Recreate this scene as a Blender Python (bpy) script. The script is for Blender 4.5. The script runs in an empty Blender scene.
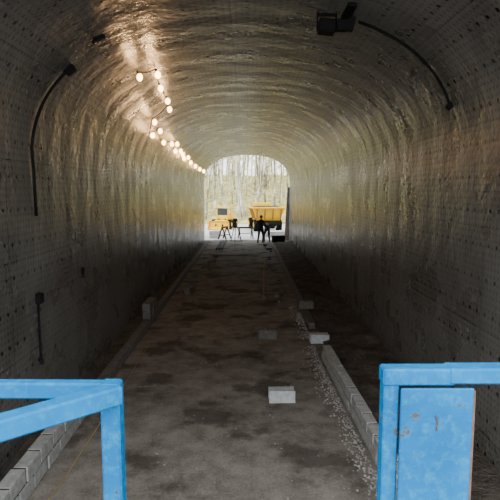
import bpy, bmesh, math, random
from mathutils import Vector, Matrix
random.seed(7)
S=bpy.context.scene
C=S.collection
CAMZ=3.4; HW=2.9; SPR=3.8; RISE=1.95; N=2.4; Y0=2.0; Y1=35.0

# ---------------------------------------------------------------- helpers
def link(o,parent=None):
    C.objects.link(o)
    if parent: o.parent=parent
    return o
def empty(name,loc=(0,0,0),rz=0):
    e=bpy.data.objects.new(name,None); e.location=loc; e.rotation_euler=(0,0,rz); e.empty_display_size=.2
    return link(e)
def mesh_obj(name,bm,mat,parent=None,smooth=False):
    me=bpy.data.meshes.new(name); bm.to_mesh(me); bm.free()
    if mat: 
        for m in (mat if isinstance(mat,(list,tuple)) else [mat]): me.materials.append(m)
    if smooth:
        for p in me.polygons: p.use_smooth=True
    return link(bpy.data.objects.new(name,me),parent)
def add_box(bm,c,s,rot=None,mi=0,bev=0.0):
    r=bmesh.ops.create_cube(bm,size=1)
    vs=r['verts']
    M=Matrix.Translation(Vector(c))@(rot.to_4x4() if rot else Matrix.Identity(4))@Matrix.Diagonal((s[0],s[1],s[2],1))
    bmesh.ops.transform(bm,matrix=M,verts=vs)
    fs=set(f for v in vs for f in v.link_faces)
    for f in fs: f.material_index=mi
    if bev>0:
        es=list(set(e for v in vs for e in v.link_edges))
        bmesh.ops.bevel(bm,geom=es,offset=bev,segments=1,affect='EDGES',material=mi)
def tube(bm,pts,rads,n=8,mi=0,cap=True):
    rings=[]
    for i,p in enumerate(pts):
        p=Vector(p)
        a=Vector(pts[max(i-1,0)]); b=Vector(pts[min(i+1,len(pts)-1)])
        d=(b-a).normalized()
        u=d.orthogonal().normalized() if abs(d.z)>.95 else d.cross(Vector((0,0,1))).normalized()
        if abs(d.z)>.95: u=Vector((1,0,0))
        w=d.cross(u).normalized(); u=w.cross(d).normalized()
        r=rads[i] if isinstance(rads,(list,tuple)) else rads
        rings.append([bm.verts.new(p+r*(math.cos(2*math.pi*k/n)*u+math.sin(2*math.pi*k/n)*w)) for k in range(n)])
    for a,b in zip(rings[:-1],rings[1:]):
        for k in range(n):
            f=bm.faces.new((a[k],a[(k+1)%n],b[(k+1)%n],b[k])); f.material_index=mi; f.smooth=True
    if cap:
        for r in (rings[0],rings[-1]):
            try: f=bm.faces.new(r); f.material_index=mi
            except: pass
def sphere(bm,c,r,sc=(1,1,1),mi=0,seg=16,rings=10):
    v=bmesh.ops.create_uvsphere(bm,u_segments=seg,v_segments=rings,radius=r)['verts']
    bmesh.ops.transform(bm,matrix=Matrix.Translation(Vector(c))@Matrix.Diagonal((*sc,1)),verts=v)
    for f in set(f for q in v for f in q.link_faces): f.material_index=mi; f.smooth=True
    return v

class NT:
    def __init__(s,name):
        s.m=bpy.data.materials.new(name); s.m.use_nodes=True; s.t=s.m.node_tree; s.n=s.t.nodes; s.l=s.t.links
        s.b=s.n['Principled BSDF']
    def add(s,t,**k):
        n=s.n.new(t)
        for a,v in k.items(): setattr(n,a,v)
        return n
    def put(s,inp,v):
        if isinstance(v,bpy.types.NodeSocket): s.l.new(v,inp)
        else: inp.default_value=v
    def math(s,op,a,b=0.0,c=None):
        n=s.add('ShaderNodeMath',operation=op); s.put(n.inputs[0],a); s.put(n.inputs[1],b)
        if c is not None: s.put(n.inputs[2],c)
        return n.outputs[0]
    def noise(s,vec,scale,detail=4,rough=.55):
        n=s.add('ShaderNodeTexNoise'); s.put(n.inputs['Vector'],vec); n.inputs['Scale'].default_value=scale
        n.inputs['Detail'].default_value=detail; n.inputs['Roughness'].default_value=rough
        return n.outputs[0]
    def ramp(s,f,stops):
        n=s.add('ShaderNodeValToRGB'); s.put(n.inputs[0],f); e=n.color_ramp.elements
        while len(e)<len(stops): e.new(.5)
        for q,(p,c) in zip(e,stops): q.position=p; q.color=(*c,1)
        return n.outputs[0]
    def mix(s,f,a,b,bt='MIX'):
        n=s.add('ShaderNodeMix',data_type='RGBA',blend_type=bt); s.put(n.inputs[0],f); s.put(n.inputs[6],a); s.put(n.inputs[7],b)
        return n.outputs[2]
    def bump(s,h,strength,dist):
        n=s.add('ShaderNodeBump'); n.inputs['Strength'].default_value=strength; n.inputs['Distance'].default_value=dist
        s.put(n.inputs['Height'],h); s.l.new(n.outputs[0],s.b.inputs['Normal'])
    def coord(s,k='Object'):
        return s.add('ShaderNodeTexCoord').outputs[k]

def simple(name,col,rough=.6,metal=0,var=.25,scale=6,bump=.2,bd=.01):
    t=NT(name); co=t.coord()
    n=t.noise(co,scale)
    lo=tuple(c*(1-var) for c in col); hi=tuple(min(1,c*(1+var)) for c in col)
    t.put(t.b.inputs['Base Color'],t.ramp(n,[(.3,lo),(.7,hi)]))
    t.b.inputs['Roughness'].default_value=rough; t.b.inputs['Metallic'].default_value=metal
    if bump: t.bump(t.noise(co,scale*5),bump,bd)
    return t.m

def lining():
    t=NT('perforated_lining'); uv=t.coord('UV')
    sp=t.add('ShaderNodeSeparateXYZ'); t.l.new(uv,sp.inputs[0]); u,v=sp.outputs[0],sp.outputs[1]
    def dots(du,dv,r,ou=0.,ov=0.):
        a=t.math('MULTIPLY',t.math('SUBTRACT',t.math('FRACT',t.math('DIVIDE',t.math('ADD',u,ou),du)),.5),du)
        b=t.math('MULTIPLY',t.math('SUBTRACT',t.math('FRACT',t.math('DIVIDE',t.math('ADD',v,ov),dv)),.5),dv)
        d=t.math('SQRT',t.math('ADD',t.math('MULTIPLY',a,a),t.math('MULTIPLY',b,b)))
        return t.math('LESS_THAN',d,r)
    def line(c,d,w,o=0.):
        a=t.math('MULTIPLY',t.math('ABSOLUTE',t.math('SUBTRACT',t.math('FRACT',t.math('DIVIDE',t.math('ADD',c,o),d)),.5)),d)
        return t.math('LESS_THAN',a,w)
    bolts=dots(.42,.21,.026)
    fine=dots(.084,.084,.022,.02,.01)
    seam=t.math('MAXIMUM',line(u,1.26,.006,.2),line(v,2.52,.008))
    cx=t.add('ShaderNodeCombineXYZ'); t.put(cx.inputs[0],t.math('FLOOR',t.math('DIVIDE',t.math('ADD',u,.83),1.26)))
    t.put(cx.inputs[1],t.math('FLOOR',t.math('DIVIDE',t.math('ADD',v,1.26),2.52)))
    wn=t.add('ShaderNodeTexWhiteNoise'); t.l.new(cx.outputs[0],wn.inputs['Vector'])
    big=t.noise(uv,.9,5,.6)
    base=t.ramp(big,[(.3,(.098,.092,.082)),(.7,(.165,.159,.146))])
    base=t.mix(t.math('MULTIPLY',wn.outputs[0],.25),base,(.055,.048,.040,1))
    base=t.mix(t.math('MULTIPLY',fine,.42),base,(.015,.015,.014,1))
    base=t.mix(t.math('MULTIPLY',seam,.6),base,(.012,.012,.012,1))
    base=t.mix(t.math('MULTIPLY',bolts,.95),base,(.003,.003,.003,1))
    t.put(t.b.inputs['Base Color'],base)
    t.put(t.b.inputs['Roughness'],t.ramp(big,[(.35,(.24,)*3),(.65,(.34,)*3)])); t.b.inputs['Metallic'].default_value=.10
    t.b.inputs['Specular IOR Level'].default_value=.30
    hoop=t.math('SINE',t.math('MULTIPLY',v,2*math.pi/.84))
    h=t.math('ADD',t.math('MULTIPLY',hoop,.12),t.math('MULTIPLY',t.noise(uv,2.0,3),1.0))
    h=t.math('ADD',h,t.math('MULTIPLY',t.noise(uv,6,3,.6),.55))
    h=t.math('SUBTRACT',h,t.math('MULTIPLY',fine,.12))
    h=t.math('ADD',h,t.math('MULTIPLY',bolts,.35))
    t.bump(h,.6,.04)
    return t.m
M_LIN=lining()

def floor_mat():
    t=NT('muddy_concrete'); co=t.coord()
    a=t.noise(co,.55,6,.6); b=t.noise(co,2.6,6,.68); c=t.noise(co,30,3)
    col=t.ramp(a,[(.35,(.095,.082,.068)),(.52,(.175,.155,.132)),(.7,(.25,.226,.198))])
    col=t.mix(.5,col,t.ramp(b,[(.36,(.050,.042,.034)),(.5,(.155,.138,.118)),(.64,(.25,.226,.198))]))
    col=t.mix(.2,col,t.ramp(c,[(.3,(.03,.026,.021)),(.7,(.29,.265,.235))]))
    p=t.noise(co,.9,5,.6)
    col=t.mix(t.math('MULTIPLY',t.ramp(p,[(.52,(0,0,0)),(.60,(1,1,1))]),.65),col,(.038,.031,.024,1))
    t.put(t.b.inputs['Base Color'],col)
    t.b.inputs['Roughness'].default_value=.9; t.b.inputs['Specular IOR Level'].default_value=.05
    t.bump(t.math('ADD',b,t.math('MULTIPLY',c,.3)),.4,.03)
    return t.m
M_FLOOR=floor_mat()
M_DIRT=simple('dark_backfill_soil',(.075,.064,.052),.95,0,.4,4,.9,.05)
M_DIRT.node_tree.nodes['Principled BSDF'].inputs['Specular IOR Level'].default_value=.05
M_GRAV=simple('gravel_stone',(.22,.21,.19),.9,0,.4,9,.4,.01)
M_BLOCK=simple('concrete_block',(.26,.26,.245),.9,0,.25,12,.5,.006)
M_BLOCKL=simple('clean_concrete_block',(.34,.35,.35),.9,0,.2,12,.5,.006)
M_BLOCKD=simple('muddy_concrete_block',(.09,.083,.073),.9,0,.3,12,.5,.006)
M_MORT=simple('mortar_joint',(.02,.018,.015),.95,0,.3,12,.5,.006)
M_CONC=simple('portal_concrete',(.36,.35,.31),.85,0,.2,2,.3,.01)
M_BLACK=simple('black_rubber',(.006,.006,.006),.75,0,.3,8,.1)
M_BLACK.node_tree.nodes['Principled BSDF'].inputs['Specular IOR Level'].default_value=.15
M_STEEL=simple('galvanised_steel',(.35,.36,.37),.4,.7,.15,10,.1)
M_ORANGE=simple('stake_timber',(.14,.08,.04),.8,0,.3,8,.1)
M_DARKW=simple('dark_site_timber',(.05,.04,.03),.8,0,.3,8,.1)
M_ROPE=simple('yellow_string',(.35,.27,.09),.7,0,.2,8,.1)
M_YEL=simple('yellow_machine_paint',(.72,.42,.0),.4,0,.12,3,.05)
M_ORG=simple('rusty_orange_paint',(.30,.12,.01),.5,0,.2,3,.05)
M_GLASS=simple('dark_window_glass',(.03,.035,.04),.08,0,.1,3,0)
M_WHITE=simple('white_sheet',(.75,.75,.73),.6,0,.08,5,.1)
M_SKIN=simple('skin',(.45,.27,.19),.6,0,.1,8,0)
M_NAVY=simple('dark_workwear',(.02,.022,.03),.85,0,.3,8,.3)
M_BOOT=simple('boot_leather',(.03,.022,.017),.6,0,.2,8,.1)
M_HAT=simple('hard_hat',(.10,.06,.04),.35,0,.05,8,0)
M_HAIR=simple('hair',(.03,.02,.012),.8,0,.2,30,.2)
M_LEAF=simple('autumn_leaf',(.58,.55,.10),.7,0,.5,3,0)
M_LITTER=simple('leaf_litter',(.32,.28,.09),.95,0,.6,1.5,.8,.1)
M_GROUND=simple('outdoor_gravel',(.42,.40,.37),.95,0,.3,1.2,.5,.04)

def blue_paint():
    t=NT('chipped_blue_paint'); co=t.coord()
    n=t.noise(co,9,5,.6); m=t.noise(co,34,4,.7); k=t.noise(co,3,4)
    col=t.ramp(k,[(.3,(.0,.072,.20)),(.7,(.0,.125,.31))])
    mask=t.math('GREATER_THAN',t.math('ADD',t.math('MULTIPLY',n,.6),t.math('MULTIPLY',m,.4)),.615)
    col=t.mix(t.math('MULTIPLY',t.ramp(m,[(.48,(0,0,0)),(.68,(1,1,1))]),.4),col,(.025,.22,.36,1))
    col=t.mix(mask,col,(.06,.055,.05,1))
    t.put(t.b.inputs['Base Color'],col); t.b.inputs['Roughness'].default_value=.6
    t.b.inputs['Specular IOR Level'].default_value=.05
    t.bump(m,.15,.003); return t.m
M_BLUE=blue_paint()
def bark():
    t=NT('pale_bark'); co=t.coord()
    mp=t.add('ShaderNodeMapping'); mp.inputs['Scale'].default_value=(3,3,1); t.l.new(co,mp.inputs[0])
    a=t.noise(mp.outputs[0],1.1,5,.7)
    b=t.noise(co,.25,2)
    col=t.ramp(a,[(.4,(.16,.13,.08)),(.5,(.5,.46,.36)),(.7,(.8,.76,.67))])
    col=t.mix(t.ramp(b,[(.42,(0,0,0)),(.56,(1,1,1))]),col,t.ramp(a,[(.3,(.05,.04,.025)),(.7,(.19,.155,.10))]))
    t.put(t.b.inputs['Base Color'],col); t.b.inputs['Roughness'].default_value=.85; return t.m
M_BARK=bark()
def emis(name,col,st):
    t=NT(name); t.b.inputs['Base Color'].default_value=(*col,1)
    t.b.inputs['Emission Color'].default_value=(*col,1); t.b.inputs['Emission Strength'].default_value=st; return t.m
M_BULB=emis('glowing_bulb',(1,.58,.20),15)

# ---------------------------------------------------------------- tunnel shell
def arch_pt(t):
    c,s=math.cos(t),math.sin(t)
    return (HW*math.copysign(abs(c)**(2/N),c), SPR+RISE*abs(s)**(2/N))
NA=64
arch=[arch_pt(math.pi*i/NA) for i in range(NA+1)]
right=[(HW,z*SPR/10) for z in range(11)]
left=[(-HW,SPR-z*SPR/10) for z in range(11)]
def arclen(p,s0):
    o=[s0]
    for a,b in zip(p[:-1],p[1:]): o.append(o[-1]+math.hypot(b[0]-a[0],b[1]-a[1]))
    return o
def shell(name,prof,s0):
    s=arclen(prof,s0); bm=bmesh.new(); uvl=bm.loops.layers.uv.new('UVMap')
    ys=[Y0+(Y1-Y0)*j/66 for j in range(67)]
    g=[[bm.verts.new((x,y,z)) for (x,z) in prof] for y in ys]
    for j in range(66):
        for i in range(len(prof)-1):
            f=bm.faces.new((g[j][i],g[j][i+1],g[j+1][i+1],g[j+1][i])); f.smooth=True
            for l,(jj,ii) in zip(f.loops,((j,i),(j,i+1),(j+1,i+1),(j+1,i))): l[uvl].uv=(s[ii],ys[jj])
    o=mesh_obj(name,bm,M_LIN)
    return s[-1]
s1=shell('wall_right',right,0); s2=shell('ceiling',arch,s1); shell('wall_left',left,s2)

def headwall(name,y,th):
    prof=[(HW,-.0)]+[(p[0],p[1]) for p in arch]+[(-HW,0)]
    bm=bmesh.new()
    def outer(p):
        x,z=p
        if z<=SPR: return (math.copysign(9,x),z)
        a=math.atan2(z-SPR,x); c,s=math.cos(a),math.sin(a)
        k=min(9/abs(c) if abs(c)>1e-5 else 1e9, 3.2/max(s,1e-5))
        return (c*k,SPR+s*k)
    for yy,fl in ((y,0),(y+th,1)):
        I=[bm.verts.new((p[0],yy,p[1])) for p in prof]; O=[bm.verts.new((outer(p)[0],yy,outer(p)[1])) for p in prof]
        for i in range(len(prof)-1): bm.faces.new((I[i],I[i+1],O[i+1],O[i]))
        if fl:
            for i in range(len(prof)-1):
                bm.faces.new((pI[i],pI[i+1],I[i+1],I[i])); bm.faces.new((pO[i],pO[i+1],O[i+1],O[i]))
        pI,pO=I,O
    bmesh.ops.recalc_face_normals(bm,faces=bm.faces)
    return mesh_obj(name,bm,M_CONC)
headwall('wall_front',Y0-.4,.4); headwall('wall_back',Y1,.5)
bm=bmesh.new()
v=[bm.verts.new(p) for p in ((2.55,35.5,0),(2.75,35.5,3.6),(3.7,43,1.0),(3.7,43,0),(2.95,35.5,0),(3.1,35.5,3.6),(4.1,43,1.0),(4.1,43,0))]
for f in ((0,1,2,3),(4,7,6,5),(1,5,6,2),(0,3,7,4),(2,6,7,3),(0,4,5,1)): bm.faces.new([v[i] for i in f])
mesh_obj('wing_wall',bm,M_CONC)

def grid(name,x0,x1,y0,y1,nx,ny,zf,mat):
    bm=bmesh.new()
    g=[[bm.verts.new((x0+(x1-x0)*i/nx,y0+(y1-y0)*j/ny,zf(x0+(x1-x0)*i/nx,y0+(y1-y0)*j/ny))) for i in range(nx+1)] for j in range(ny+1)]
    for j in range(ny):
        for i in range(nx): bm.faces.new((g[j][i],g[j][i+1],g[j+1][i+1],g[j+1][i])).smooth=True
    return mesh_obj(name,bm,mat)
grid('floor',-HW,HW,Y0-.4,Y1+.5,4,20,lambda x,y:0,M_FLOOR)
def hill(x,y):
    d=max(0,y-52)
    return -.01+min(d*.22,5.5)+(.25*math.sin(x*.7+y*.3)+.2*math.sin(x*1.9-y*.9))*min(1,d/4)
grid('ground',-60,60,-30,52,4,4,lambda x,y:-.012,M_GROUND)
grid('hillside',-60,60,52,110,60,40,hill,M_LITTER)
def kx(y): return 1.72-.022*(y-4) if y<10.5 else 1.60
bm=bmesh.new()
ny=150;nx=8;g=[]
for j in range(ny+1):
    y=3+30*j/ny; x0=kx(y)+.085; row=[]
    for i in range(nx+1):
        x=x0+(HW-.005-x0)*i/nx
        row.append(bm.verts.new((x,y,.07+.08*i/nx+.03*math.sin(x*7+y*2.3)+.025*math.sin(y*6.1+x*3))))
    g.append(row)
for j in range(ny):
    for i in range(nx): bm.faces.new((g[j][i],g[j][i+1],g[j+1][i+1],g[j+1][i])).smooth=True
mesh_obj('backfill_soil',bm,M_DIRT)
grid('backfill_soil.001',-HW+.005,-2.60,3,33,4,120,lambda x,y:.12+.03*math.sin(x*5+y*2.3)+.03*math.sin(y*5.1),M_DIRT)

def kerb(name,xf,courses,L=.32,W=.15,H=.17,mat=None):
    bm=bmesh.new()
    for k,(a,b) in enumerate(courses):
        y=a+(L/2 if k%2 else 0)
        while y<b:
            x=xf(y)
            slope=math.atan((xf(y+.1)-xf(y))/.1) if abs(xf(y+.1)-xf(y))<.05 else 0
            add_box(bm,(x+random.uniform(-.006,.006),y,H/2+H*k),(W,L-.03,H-.018),Matrix.Rotation(-slope+random.uniform(-.012,.012),3,'Z'),0,.007)
            add_box(bm,(x,y+L/2,H/2+H*k-.008),(W-.03,.04,H-.016),Matrix.Rotation(-slope,3,'Z'),1)
            add_box(bm,(x,y,H*k+.006),(W-.03,L*.9,.03),Matrix.Rotation(-slope,3,'Z'),1)
            y+=L
    return mesh_obj(name,bm,[mat or M_BLOCK,M_MORT])
kerb('block_kerb_wall',kx,[(4.0,10.4),(4.0,10.0)])
kerb('block_kerb_wall.001',kx,[(12.6,30)],mat=M_BLOCKD)
kerb('block_kerb_wall.002',lambda y:-2.5,[(3.4,8.0),(3.4,8.0)],.4,.16,.19)
kerb('block_kerb_wall.003',lambda y:-2.5,[(8.2,32)],.4,.16,.19,M_BLOCKD)
bm=bmesh.new()
for k in range(2):
    for j in range(3-k): add_box(bm,(-2.5+random.uniform(-.02,.02),12.9+.42*j,.29+.2*k),(.19,.39,.196),Matrix.Rotation(random.uniform(-.04,.04),3,'Z'),0,.006)
mesh_obj('block_stack',bm,M_BLOCKD)
def cmu(name,loc,rz,mat,solid=False):
    bm=bmesh.new(); L,W,H=.42,.2,.2
    xs=[-L/2,-L/2+.035,-.0175,.0175,L/2-.035,L/2]; ys=[-W/2,-W/2+.035,W/2-.035,W/2]
    vt={}
    for i,x in enumerate(xs):
        for j,y in enumerate(ys):
            for k,z in enumerate((0,H)): vt[i,j,k]=bm.verts.new((x,y,z))
    hole=set() if solid else {(1,1),(3,1)}
    for i in range(5):
        for j in range(3):
            if (i,j) in hole:
                for (a,b) in (((i,j),(i+1,j)),((i+1,j),(i+1,j+1)),((i+1,j+1),(i,j+1)),((i,j+1),(i,j))):
                    bm.faces.new((vt[a[0],a[1],0],vt[b[0],b[1],0],vt[b[0],b[1],1],vt[a[0],a[1],1]))
            else:
                bm.faces.new([vt[q+(1,)] for q in ((i,j),(i+1,j),(i+1,j+1),(i,j+1))])
                bm.faces.new([vt[q+(0,)] for q in ((i,j+1),(i+1,j+1),(i+1,j),(i,j))])
    for i in range(5):
        bm.faces.new((vt[i,0,0],vt[i+1,0,0],vt[i+1,0,1],vt[i,0,1])); bm.faces.new((vt[i,3,1],vt[i+1,3,1],vt[i+1,3,0],vt[i,3,0]))
    for j in range(3):
        bm.faces.new((vt[0,j,1],vt[0,j+1,1],vt[0,j+1,0],vt[0,j,0])); bm.faces.new((vt[5,j,0],vt[5,j+1,0],vt[5,j+1,1],vt[5,j,1]))
    if solid:
        for i in (0,5):
            for j in (1,2):
                for k in (0,1): vt[i,j,k].co.x*=.93
    bmesh.ops.recalc_face_normals(bm,faces=bm.faces)
    o=mesh_obj(name,bm,mat); o.location=loc; o.rotation_euler=(0,0,rz); return o
cmu('concrete_block',(.56,8.1,0.001),.03,M_BLOCKL,True)
cmu('concrete_block.001',(1.62,11.35,0.001),.05,M_BLOCKL,True)
cmu('concrete_block.002',(.48,11.7,0.001),-.1,M_BLOCKD)
cmu('concrete_block.003',(1.60,14.0,.172),.2,M_BLOCKD)
cmu('concrete_block.004',(-1.9,17.0,0.001),1.2,M_BLOCKD)

bm=bmesh.new()
for i in range(1900):
    y=random.uniform(4,15); x=kx(y)-.12-abs(random.gauss(0,.11)); r=random.uniform(.006,.022)
    if random.random()<.12: x=random.uniform(-2.0,1.2); r*=.7
    if .25<x<.85 and (7.9<y<8.4 or 11.5<y<11.9): continue
    if x>1.3 and 11.1<y<11.6: continue
    vs=bmesh.ops.create_icosphere(bm,subdivisions=1,radius=r)['verts']
    bmesh.ops.transform(bm,matrix=Matrix.Translation((x,y,r*.45))@Matrix.Rotation(random.random()*6,4,'Z')@Matrix.Diagonal((1,random.uniform(.6,1),.6,1)),verts=vs)
mesh_obj('loose_gravel',bm,M_GRAV)
bm=bmesh.new(); tube(bm,[(-2.22,4.6,.008),(-2.16,6,.008),(-2.15,8,.008),(-2.17,11,.008)],.006,6); mesh_obj('string_line',bm,M_ROPE)
bm=bmesh.new(); add_box(bm,(0,0,.55),(.035,.035,1.1),None,0,.004)
bmesh.ops.create_cone(bm,segments=4,radius1=.024,radius2=.0,depth=.06,matrix=Matrix.Translation((0,0,1.13))@Matrix.Rotation(math.pi/4,4,'Z'))
add_box(bm,(0,0,.02),(.14,.14,.04),None,0,.005)
o=mesh_obj('marker_stake',bm,M_ORANGE); o.location=(.52,16.2,0); o.rotation_euler=(.0,.02,0)
bm=bmesh.new()
for i in range(34):
    y=random.uniform(15.5,32); x=random.choice((random.uniform(-2.2,-1.2),random.uniform(.9,1.35)))
    s=random.uniform(.06,.2)
    add_box(bm,(x,y,s*.3),(s*1.6,s,s*.6),Matrix.Rotation(random.random()*3,3,'Z'),0,.012)
mesh_obj('block_rubble',bm,M_BLOCKD)
bm=bmesh.new()
for i in range(4): add_box(bm,(.04*i,.11*i,.025+.001*i),(1.9-.2*i,.1,.045),Matrix.Rotation(.12*i-.1,3,'Z'),0,.004)
o=mesh_obj('timber_planks',bm,M_DARKW); o.location=(-.9,27,0)
# laid pipes along the left near the exit, and a tool chest
bm=bmesh.new()
for k in range(3): tube(bm,[(-1.75+.16*k,29.5,.06),(-1.7+.16*k,34.0,.06)],.055,8)
mesh_obj('drain_pipes',bm,M_BLACK)
bm=bmesh.new(); add_box(bm,(0,0,.2),(.8,.45,.38),None,0,.02); add_box(bm,(0,0,.41),(.84,.49,.06),None,0,.02); add_box(bm,(0,-.25,.34),(.14,.03,.05),None,0,.005)
o=mesh_obj('tool_chest',bm,M_BLACK); o.location=(2.05,33.9,.0); o.rotation_euler=(0,0,.2); o.location.z=.005

# ---------------------------------------------------------------- blue guard rails on access platform
def beam(bm,a,b,w=.056,h=.056,bev=.006):
    a=Vector(a); b=Vector(b); d=b-a; L=d.length
    q=d.to_track_quat('X','Z').to_matrix()
    add_box(bm,(a+b)/2,(L,w,h),q,0,bev)
DZ=1.75; RT=CAMZ-.553
plat=empty('access_platform')
bm=bmesh.new(); add_box(bm,(0,.35,DZ-.04),(3.2,2.55,.05),None,0,.005)
for x in (-1.5,1.5):
    for y in (-.8,1.5): add_box(bm,(x,y,(DZ-.065)/2-.005),(.09,.09,DZ-.06),None,0,.006)
for y in (-.8,1.5): add_box(bm,(0,y,DZ-.12),(3.0,.08,.1),None,0,.004)
mesh_obj('deck',bm,M_STEEL,plat)
rl=empty('guard_rail')
bm=bmesh.new(); yL=1.46; xL=-.395
add_box(bm,(xL,yL,(DZ-.015+RT)/2),(.056,.056,RT-DZ+.015),None,0,.006)
beam(bm,(xL+.024,yL-.012,RT-.030),(-.64,1.20,RT-.030))
beam(bm,(-.64,1.20,RT-.030),(-1.05,.76,RT-.030))
beam(bm,(xL,yL+.04,RT-.04),(-1.45,yL+.06,RT-.04),.04,.05)
beam(bm,(xL,yL,DZ+.5),(-1.45,yL+.06,DZ+.5),.04,.04)
beam(bm,(xL,yL-.01,DZ+.5),(-1.05,.76,DZ+.5),.04,.04)
add_box(bm,(-1.05,.76,(DZ-.015+RT)/2),(.056,.056,RT-DZ+.015),None,0,.005)
add_box(bm,(-1.45,yL+.06,(DZ-.015+RT)/2),(.056,.056,RT-DZ+.015),None,0,.005)
mesh_obj('rail_frame',bm,M_BLUE,rl)
rr=empty('guard_rail.001')
bm=bmesh.new(); yR=1.5; xR=.428; RTR=RT+.03
add_box(bm,(xR,yR+.002,(DZ-.015+RTR-.01)/2),(.046,.050,RTR-.01-DZ+.015),None,0,.004)
beam(bm,(xR-.027,yR,RTR-.026),(.615,yR,RTR-.026),.058,.052)
beam(bm,(.595,yR,RTR-.022),(1.45,yR,RTR-.022),.066,.048)
beam(bm,(xR,yR,DZ+.45),(1.45,yR,DZ+.45),.04,.04)
add_box(bm,(1.45,yR,(DZ-.015+RTR)/2),(.05,.056,RTR-DZ+.015),None,0,.005)
add_box(bm,(.558,yR-.038,(DZ+.05+RTR-.054)/2),(.215,.012,RTR-.054-DZ-.05),None,0,.003)
mesh_obj('rail_frame',bm,M_BLUE,rr)
bm=bmesh.new()
tube(bm,[(.553,yR-.0455,RTR-.135),(.561,yR-.0455,RTR-.155),(.557,yR-.0455,RTR-.18)],.0025,5)
add_box(bm,(.6655,yR-.038,(DZ+.05+RTR-.06)/2),(.006,.0135,RTR-.06-DZ-.05),None,0)
mesh_obj('rust_edge',bm,simple('rust',(.10,.05,.03),.9,0,.3,20,.2),rr)

# ---------------------------------------------------------------- wall services
def on_arch(t,ins=.03):
    x,z=arch_pt(t); x2,z2=arch_pt(min(max(t+.01,0.001),math.pi)); x1,z1=arch_pt(max(t-.01,0.001))
    d=Vector((x2-x1,0,z2-z1)).normalized(); nrm=Vector((-d.z,0,d.x))
    if nrm.dot(Vector((-x,0,2.5-z)))<0: nrm=-nrm
    return Vector((x,0,z))+nrm*ins, nrm
cab=empty('power_cable')
bm=bmesh.new(); yc=7.05; pts=[(-HW+.02,yc,1.05),(-HW+.02,yc,1.9)]
tube(bm,pts,.017,6)
pts=[(-HW+.03,yc+.05,3.05),(-HW+.03,yc+.03,3.7)]
for k in range(14):
    t=math.pi-.05-k*.045; p,_=on_arch(t,.028); pts.append((p.x,yc+.02*k,p.z))
end=pts[-1]
tube(bm,pts,.022,6)
mesh_obj('cable',bm,M_BLACK,cab)
bm=bmesh.new()
add_box(bm,(-HW+.045,yc,1.92),(.08,.12,.14),None,0,.01); add_box(bm,(-HW+.03,yc+.0,1.02),(.05,.05,.08),None,0,.008)
add_box(bm,(end[0]+.0,end[1],end[2]-.02),(.15,.1,.09),Matrix.Rotation(-.7,3,'Y'),0,.01)
mesh_obj('junction_boxes',bm,M_BLACK,cab)
bm=bmesh.new(); add_box(bm,(-HW+.03,9.0,2.0),(.05,.07,.12),None,0,.008); add_box(bm,(-HW+.03,9.0,1.92),(.02,.02,.1),None,0); mesh_obj('conduit_box',bm,M_BLACK)
fl=empty('ceiling_floodlight')
bm=bmesh.new(); yf=7.0
pts=[]
t=1.12
while t>.30:
    p,_=on_arch(t,.028); pts.append((p.x,yf+.25*(1.12-t),p.z)); t-=.04
tube(bm,pts,.020,6); e2=pts[-1]
add_box(bm,e2,(.08,.08,.10),Matrix.Rotation(.8,3,'Y'),0,.01)
p,_=on_arch(1.28,.10); fx=p.x+.14
cz=SPR+RISE*(1-(abs(fx)/HW)**N)**(1/N)
add_box(bm,(fx+.08,yf-.02,cz-.15),(.16,.12,.14),None,0,.012)
add_box(bm,(fx-.12,yf-.02,cz-.17),(.22,.18,.17),Matrix.Rotation(.1,3,'Y'),0,.015)
for s in (-.12,.12): add_box(bm,(fx-.12+s,yf-.02,cz-.10),(.018,.05,.24),None,0,.003)
add_box(bm,(fx-.12,yf-.02,cz-.02),(.26,.05,.03),None,0,.003)
add_box(bm,(fx+.12,yf-.25,cz-.05),(.11,.5,.05),None,0,.005)
add_box(bm,(fx+.19,yf-.05,cz-.12),(.09,.06,.22),Matrix.Rotation(.25,3,'Y'),0,.005)
mesh_obj('housing',bm,M_BLACK,fl)
bm=bmesh.new(); add_box(bm,(fx-.12,yf-.115,cz-.17),(.16,.01,.12),Matrix.Rotation(.1,3,'Y'),0,.002); mesh_obj('lens',bm,M_BLACK,fl)
p,_=on_arch(2.23,.05)
bm=bmesh.new(); add_box(bm,(p.x,7.0,p.z),(.16,.08,.05),Matrix.Rotation(-.35,3,'Y'),0,.01); add_box(bm,(p.x-.08,7.0,p.z-.05),(.04,.05,.04),Matrix.Rotation(-.35,3,'Y'),0,.01)
mesh_obj('ceiling_junction_box',bm,M_BLACK)

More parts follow.
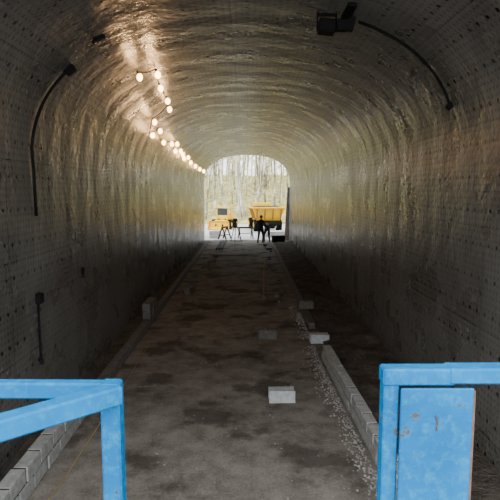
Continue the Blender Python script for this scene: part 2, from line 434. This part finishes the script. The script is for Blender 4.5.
# ---------------------------------------------------------------- festoon lights
fs=empty('festoon_lights')
def surf(y,a,ins):
    p,n=on_arch(a,ins); return Vector((p.x,y,p.z)),n
bul=[(9.1,2.205),(9.4,2.085),(10.4,2.135),(11.7,2.165),(12.6,2.21),(12.9,2.445),(13.8,2.61),(14.2,2.50),(15.7,2.62),(17.0,2.57),(17.8,2.52),(18.5,2.65),(19.5,2.60),(20.5,2.64),(21.4,2.70),(22.4,2.64),(24.1,2.72),(26.6,2.75),(29.2,2.78),(32,2.79)]
bm=bmesh.new(); bmc=bmesh.new(); bms=bmesh.new(); cp=[]
for i,(y,a) in enumerate(bul):
    p,n=surf(y,a,.03); q,_=surf(y,a,.13)
    drop=Vector((0,0,-.01))
    cp.append(tuple(p))
    tube(bms,[p,p+n*.06],.02,8)
    sphere(bm,q+drop,.050+.0018*(y-9),(1,1,1.25),0,12,8)
    if i%2==0 or i<6:
        L=bpy.data.lights.new('bulb_light','POINT'); L.energy=9 if i<9 else 6; L.color=(1,.58,.27); L.shadow_soft_size=.05
        lo=bpy.data.objects.new('bulb_light_%d'%i,L); lo.location=q+n*.18+drop; link(lo,fs)
cps=[]
for a,b in zip(cp[:-1],cp[1:]):
    a=Vector(a); b=Vector(b)
    for k in range(4):
        f=k/4; cps.append(a.lerp(b,f)+Vector((0,0,-.04*math.sin(f*math.pi))))
cps.append(Vector(cp[-1]))
tube(bmc,cps,.009,5)
mesh_obj('bulbs',bm,M_BULB,fs); mesh_obj('cable',bmc,M_BLACK,fs); mesh_obj('sockets',bms,M_BLACK,fs)

# ---------------------------------------------------------------- machines outside
def wheel(bm,c,r,w,mt=0,mh=1):
    c=Vector(c)
    v=bmesh.ops.create_cone(bm,cap_ends=True,segments=28,radius1=r,radius2=r,depth=w,matrix=Matrix.Translation(c)@Matrix.Rotation(math.pi/2,4,'Y'))['verts']
    for f in set(f for q in v for f in q.link_faces): f.material_index=mt
    v=bmesh.ops.create_cone(bm,cap_ends=True,segments=18,radius1=r*.5,radius2=r*.42,depth=w*1.12,matrix=Matrix.Translation(c)@Matrix.Rotation(math.pi/2,4,'Y'))['verts']
    for f in set(f for q in v for f in q.link_faces): f.material_index=mh
    for k in range(18):
        a=2*math.pi*k/18
        add_box(bm,c+Vector((0,math.cos(a)*r,math.sin(a)*r)),(w*.95,.07,.06),Matrix.Rotation(a-math.pi/2,3,'X'),mt)
def hexa(bm,b,t,z0,z1,mi):
    v=[bm.verts.new(p) for p in ((b[0],b[2],z0),(b[1],b[2],z0),(b[1],b[3],z0),(b[0],b[3],z0),(t[0],t[2],z1),(t[1],t[2],z1),(t[1],t[3],z1),(t[0],t[3],z1))]
    for f in ((3,2,1,0),(4,5,6,7),(0,1,5,4),(1,2,6,5),(2,3,7,6),(3,0,4,7)): bm.faces.new([v[i] for i in f]).material_index=mi
mats=[M_BLACK,M_YEL,M_ORG,M_GLASS,M_STEEL]
d=empty('dump_truck',(1.75,42.8,0),.12)
bm=bmesh.new()
for x in (-.95,.95):
    for y in (.4,3.6): wheel(bm,(x,y,.5),.47,.42)
add_box(bm,(0,2,.62),(1.3,4.6,.28),None,0,.03)
add_box(bm,(0,3.6,.5),(1.6,.14,.14),None,4); add_box(bm,(0,.4,.5),(1.6,.14,.14),None,4)
add_box(bm,(0,-.35,.72),(2.2,.14,.3),None,0,.03)
mesh_obj('chassis',bm,mats,d)
bm=bmesh.new()
hexa(bm,(-.95,.95,-.1,2.4),(-1.3,1.3,-.55,2.7),.92,1.95,1)
add_box(bm,(0,-.58,1.97),(2.7,.12,.12),None,1,.02); add_box(bm,(-1.3,1.1,1.97),(.12,3.3,.12),None,1,.02); add_box(bm,(1.3,1.1,1.97),(.12,3.3,.12),None,1,.02)
for x in (-.9,-.3,.3,.9): add_box(bm,(x*1.1,-.4,1.45),(.09,.12,.95),Matrix.Rotation(.42,3,'X'),2)
for s in (-1,1):
    for y in (.2,1.1,2.0): add_box(bm,(s*1.17,y,1.45),(.1,.09,.95),Matrix.Rotation(s*.33,3,'Y'),2)
add_box(bm,(0,1.1,1.99),(2.3,2.9,.1),None,0,.04)
mesh_obj('tipping_body',bm,mats,d)
bm=bmesh.new()
hexa(bm,(-.85,.85,2.9,4.5),(-.75,.75,3.0,4.2),.8,2.2,1)
add_box(bm,(0,2.93,1.8),(1.2,.04,.5),None,3); add_box(bm,(0,4.38,1.7),(1.3,.06,.5),Matrix.Rotation(.2,3,'X'),3)
add_box(bm,(0,3.6,2.24),(1.6,1.3,.08),None,1,.03)
mesh_obj('cab',bm,mats,d)
d=empty('wheel_loader',(-2.25,45.5,0),-.25)
bm=bmesh.new()
for x in (-.72,.72):
    for y in (.2,1.9): wheel(bm,(x,y,.42),.4,.32)
add_box(bm,(0,1.1,.62),(1.1,2.6,.35),None,1,.05)
hexa(bm,(-.55,.55,1.3,2.6),(-.5,.5,1.35,2.4),.79,1.3,1)
for x in (-.5,.5):
    for y in (.35,1.3): add_box(bm,(x,y,1.3),(.07,.07,1.1),None,1)
add_box(bm,(0,.82,1.88),(1.2,1.2,.08),None,1,.03)
add_box(bm,(0,.82,1.0),(1.0,.9,.4),None,1,.03); add_box(bm,(0,.40,1.5),(.92,.03,.6),None,3)
for x in (-.3,.3): beam(bm,(x,.3,.85),(x,-.7,.35),.1,.14)
mesh_obj('body',bm,mats,d)
bm=bmesh.new()
prof=[(-1.15,.03),(-.7,.03),(-.6,.2),(-.62,.55),(-.75,.75)]
a=[[bm.verts.new((x,y,z)) for (y,z) in prof] for x in (-.9,.9)]
for i in range(4): bm.faces.new((a[0][i],a[0][i+1],a[1][i+1],a[1][i])).material_index=1
for s in a: bm.faces.new(s).material_index=1
mesh_obj('bucket',bm,mats,d)

def saw(name,loc,rz,w=1.0,h=.85):
    bm=bmesh.new()
    beam(bm,(-w/2,0,h),(w/2,0,h),.10,.12)
    for x in (-w*.4,w*.4):
        for s in (-1,1): beam(bm,(x*1.05,s*.30,.035),(x,s*.02,h-.03),.06,.09)
        beam(bm,(x,-.2,.3),(x,.2,.3),.03,.06)
    beam(bm,(-w*.4,.17,.38),(w*.4,.17,.38),.03,.05)
    o=mesh_obj(name,bm,M_DARKW); o.location=loc; o.rotation_euler=(0,0,rz)
saw('sawhorse',(-1.55,35.9,0),1.2); saw('sawhorse.001',(-.1,36.2,0),.25,1.1,.8)
bm=bmesh.new()
for k in range(5): add_box(bm,(random.uniform(-.02,.02),0,.09+.17*k if k<3 else .02),(.8,.45,.16) if k<3 else (.7,.4,.03),None,0,.01)
o=mesh_obj('white_bag_stack',bm,M_WHITE); o.location=(-2.35,37.2,0); o.rotation_euler=(0,0,.2)
bm=bmesh.new()
for k in range(4): add_box(bm,(0,.0,.05+.1*k),(1.6-.1*k,.9,.085),Matrix.Rotation(.03*k,3,'Z'),0,.01)
o=mesh_obj('board_stack',bm,M_WHITE); o.location=(2.0,38.3,0); o.rotation_euler=(0,0,.1)
bm=bmesh.new()
for k in range(3):
    a=2.1*k+.4; tube(bm,[(math.cos(a)*.42,math.sin(a)*.42,.0),(math.cos(a)*.05,math.sin(a)*.05,1.2)],.025,6)
tube(bm,[(0,0,1.18),(0,0,1.26)],.09,12); add_box(bm,(0,0,1.38),(.14,.12,.22),None,0,.02); tube(bm,[(0,-.14,1.4),(0,.12,1.4)],.04,10)
o=mesh_obj('survey_tripod',bm,M_BLACK); o.location=(-.75,34.3,.01)

# ---------------------------------------------------------------- workers
def skinmesh(name,chains,mat,parent,sub=2):
    verts=[];rad=[];edges=[];roots=[];idx={}
    def vid(p,r):
        k=tuple(round(c,4) for c in p)
        if k not in idx: idx[k]=len(verts); verts.append(p); rad.append(r)
        return idx[k]
    for ch,rt in chains:
        ids=[vid(p,r) for p,r in ch]
        if rt: roots.append(ids[0])
        edges+=list(zip(ids[:-1],ids[1:]))
    edges=list(set(edges))
    me=bpy.data.meshes.new(name); me.from_pydata(verts,edges,[]); me.materials.append(mat)
    o=link(bpy.data.objects.new(name,me),parent)
    m=o.modifiers.new('skin','SKIN'); m.use_smooth_shade=True
    sv=me.skin_vertices[0].data
    for i,r in enumerate(rad):
        sv[i].radius=r if isinstance(r,tuple) else (r,r)
        sv[i].use_root= i in roots
    s=o.modifiers.new('sub','SUBSURF'); s.levels=sub; s.render_levels=sub
    return o
def worker(name,loc,rz,J,hat=True):
    P=empty(name,loc,rz)
    ch=[([(J['pel'],(.16,.12)),(J['sp'],(.15,.11)),(J['ch'],(.18,.12)),(J['nk'],.065)],True)]
    for s in 'LR':
        ch.append(([(J['pel'],(.16,.12)),(J['hip'+s],.105),(J['kn'+s],.07),(J['an'+s],.05)],False))
        ch.append(([(J['ch'],(.18,.12)),(J['sh'+s],.075),(J['el'+s],.052),(J['wr'+s],.036)],False))
    skinmesh('clothed_body',ch,M_NAVY,P)
    bc=[]
    for s in 'LR':
        a=Vector(J['an'+s]); f=Vector(J['toe'+s])
        bc.append(([(tuple(a+Vector((0,0,.06))),.055),(tuple(a+Vector((0,0,-.03))),.055),(tuple(a.lerp(f,.5)+Vector((0,0,-.01))),.045),(tuple(f),.04)],True))
    skinmesh('boots',bc,M_BOOT,P)
    hc=[]
    for s in 'LR':
        w=Vector(J['wr'+s]); e=Vector(J['el'+s]); d=(w-e).normalized()
        side=d.cross(Vector((0,1,0))).normalized() if abs(d.y)<.9 else Vector((1,0,0))
        nrm=d.cross(side).normalized()
        k=w+d*.09
        hc.append(([(tuple(w),.026),(tuple(w+d*.05),(.036,.018)),(tuple(k),(.034,.016))],True))
        for q,(off,L) in enumerate(((-.030,.068),(-.010,.08),(.010,.075),(.028,.058))):
            b=k+side*off-d*.01
            hc.append(([(tuple(b),.009),(tuple(b+d*L*.5+nrm*.008),.0085),(tuple(b+d*L*.8+nrm*.03),.007)],True))
        b=w+d*.03-side*.03
        hc.append(([(tuple(b),.011),(tuple(b+d*.03-side*.025),.010),(tuple(b+d*.055-side*.03+nrm*.015),.008)],True))
    skinmesh('hands',hc,M_SKIN,P,1)
    hd=Vector(J['hd']); tilt=J.get('tilt',0)
    bm=bmesh.new()
    sphere(bm,(0,0,0),.1,(.78,.95,1.18),0,20,14)
    for v in bm.verts:
        if v.co.z<-.02: v.co.x*=1+v.co.z*1.6; 
    tube(bm,[(0,0,-.06),(0,0,-.17)],[.055,.06],12)
    sphere(bm,(0,-.1,-.012),.016,(.8,1.2,1.5),0,8,6)
    for s in (-1,1): sphere(bm,(s*.078,.01,-.01),.022,(.35,.8,1.3),0,8,6)
    sphere(bm,(0,-.088,-.055),.018,(1.4,.4,.4),2,8,6)
    for s in (-1,1): sphere(bm,(s*.03,-.088,.012),.011,(1.2,.6,.8),1,8,6)
    sphere(bm,(0,.018,.022),.1,(.82,.92,1.08),1,16,10)
    h=mesh_obj('head',bm,[M_SKIN,M_HAIR,M_ORG],P); h.location=hd; h.rotation_euler=(tilt,0,0)
    bm=bmesh.new()
    v=sphere(bm,(0,0,.035),.118,(.93,1.08,.95),0,20,12)
    bmesh.ops.delete(bm,geom=[q for q in v if q.co.z<.03],context='VERTS')
    tube(bm,[(0,0,.028),(0,0,.04)],[.135,.12],20)
    h=mesh_obj('hard_hat',bm,M_HAT,P); h.location=hd; h.rotation_euler=(tilt,0,0)
    return P
J1=dict(pel=(0,0,.95),sp=(0,-.02,1.15),ch=(0,-.04,1.38),nk=(0,-.05,1.53),hd=(0,-.07,1.68),tilt=.25,
 hipL=(-.1,0,.88),knL=(-.14,-.08,.50),anL=(-.15,.02,.10),toeL=(-.17,-.14,.045),
 hipR=(.1,0,.88),knR=(.15,-.02,.49),anR=(.17,.10,.10),toeR=(.20,-.06,.045),
 shL=(-.20,-.04,1.42),elL=(-.30,-.08,1.15),wrL=(-.22,-.28,1.02),
 shR=(.20,-.04,1.42),elR=(.31,-.02,1.15),wrR=(.26,-.22,.98))
worker('construction_worker',(.88,33.2,0),2.7,J1)
J2=dict(pel=(0,.10,.90),sp=(0,0,1.04),ch=(0,-.20,1.15),nk=(0,-.34,1.20),hd=(0,-.46,1.21),tilt=.9,
 hipL=(-.1,.10,.84),knL=(-.15,.0,.47),anL=(-.16,.08,.10),toeL=(-.18,-.08,.045),
 hipR=(.1,.10,.84),knR=(.15,-.10,.48),anR=(.17,-.02,.10),toeR=(.19,-.18,.045),
 shL=(-.19,-.22,1.17),elL=(-.24,-.32,.90),wrL=(-.18,-.45,.70),
 shR=(.19,-.22,1.17),elR=(.25,-.34,.90),wrR=(.17,-.48,.71))
worker('construction_worker.001',(1.30,34.0,0),-2.7,J2)

# ---------------------------------------------------------------- woodland
wood=empty('woodland')
bm=bmesh.new(); lf=bmesh.new()
def leafq(p,s):
    q=Matrix.Rotation(random.random()*6.28,3,'Z')@Matrix.Rotation(random.random()*3.14,3,'X')
    v=[lf.verts.new(p+q@Vector(c)*s) for c in ((-.5,0,0),(0,-.3,0),(.5,0,0),(0,.3,0))]
    lf.faces.new(v)
for i in range(230):
    y=random.uniform(53,92); x=random.uniform(-24,24)
    if random.random()<.45: x=random.uniform(-8,8)
    z=hill(x,y)-.1; H=random.uniform(8,16); r=random.uniform(.04,.13)
    lx,ly=random.gauss(0,.05),random.gauss(0,.04)
    pts=[];n=7;bx=random.uniform(-.3,.3)
    for k in range(n): 
        f=k/(n-1); pts.append(Vector((x+lx*H*f+bx*math.sin(f*3),y+ly*H*f,z+H*f)))
    tube(bm,pts,[r*(1-.8*k/(n-1)) for k in range(n)],6)
    for b in range(random.randint(8,14)):
        f=random.uniform(.12,.95); k=min(int(f*(n-1)),n-2); p=pts[k].lerp(pts[k+1],f*(n-1)-k)
        a=random.random()*6.28; L=random.uniform(.8,2.4)*(1.1-f*.6); up=random.uniform(.3,1)
        e=p+Vector((math.cos(a)*L,math.sin(a)*L,up*L)); m=p.lerp(e,.5)+Vector((0,0,-.08*L))
        tube(bm,[p,m,e],[r*.3,r*.2,.006],4,0,False)
        for q in range(2):
            a2=a+random.uniform(-1,1); e3=m+Vector((math.cos(a2),math.sin(a2),.7))*L*.4
            tube(bm,[m,e3],[r*.15,.004],3,0,False)
            for w in range(7): leafq(m.lerp(e3,random.random())+Vector((random.gauss(0,.2),random.gauss(0,.2),random.gauss(0,.2))),random.uniform(.09,.19))
for i in range(500):
    y=random.uniform(52.5,75); x=random.uniform(-16,16); z=hill(x,y)-.05
    for k in range(3):
        e=Vector((x+random.gauss(0,.35),y+random.gauss(0,.3),z+random.uniform(.6,1.8)))
        tube(bm,[Vector((x,y,z)),e],[.015,.004],3,0,False)
        for w in range(5): leafq(Vector((x,y,z)).lerp(e,random.uniform(.3,1))+Vector((random.gauss(0,.12),random.gauss(0,.12),0)),random.uniform(.08,.16))
mesh_obj('trunks_and_branches',bm,M_BARK,wood); mesh_obj('leaves',lf,M_LEAF,wood)

# ---------------------------------------------------------------- light
w=bpy.data.worlds.new('sky'); S.world=w; w.use_nodes=True; nt=w.node_tree
bg=nt.nodes['Background']; tc=nt.nodes.new('ShaderNodeTexCoord'); sx=nt.nodes.new('ShaderNodeSeparateXYZ'); rp=nt.nodes.new('ShaderNodeValToRGB')
nt.links.new(tc.outputs['Generated'],sx.inputs[0]); nt.links.new(sx.outputs[2],rp.inputs[0]); nt.links.new(rp.outputs[0],bg.inputs[0])
e=rp.color_ramp.elements; e[0].position=0; e[0].color=(.97,.985,1,1); e[1].position=.8; e[1].color=(.82,.90,1,1)
mr=nt.nodes.new('ShaderNodeMapRange'); nt.links.new(sx.outputs[1],mr.inputs[0])
mr.inputs[1].default_value=-.4; mr.inputs[2].default_value=.9; mr.inputs[3].default_value=6.0; mr.inputs[4].default_value=4.4
nt.links.new(mr.outputs[0],bg.inputs[1])
sl=bpy.data.lights.new('sun','SUN'); sl.energy=2.6; sl.angle=math.radians(36); sl.color=(1,.99,.98)
so=link(bpy.data.objects.new('sun',sl)); so.rotation_euler=(math.radians(40),0,math.radians(-3))

# ---------------------------------------------------------------- camera
cd=bpy.data.cameras.new('camera'); cd.lens=37.4; cd.sensor_width=36
co=link(bpy.data.objects.new('camera',cd)); co.location=(0,0,CAMZ)
co.rotation_euler=(math.radians(90-6.58),0,math.radians(-.33)); S.camera=co
cd.clip_end=400
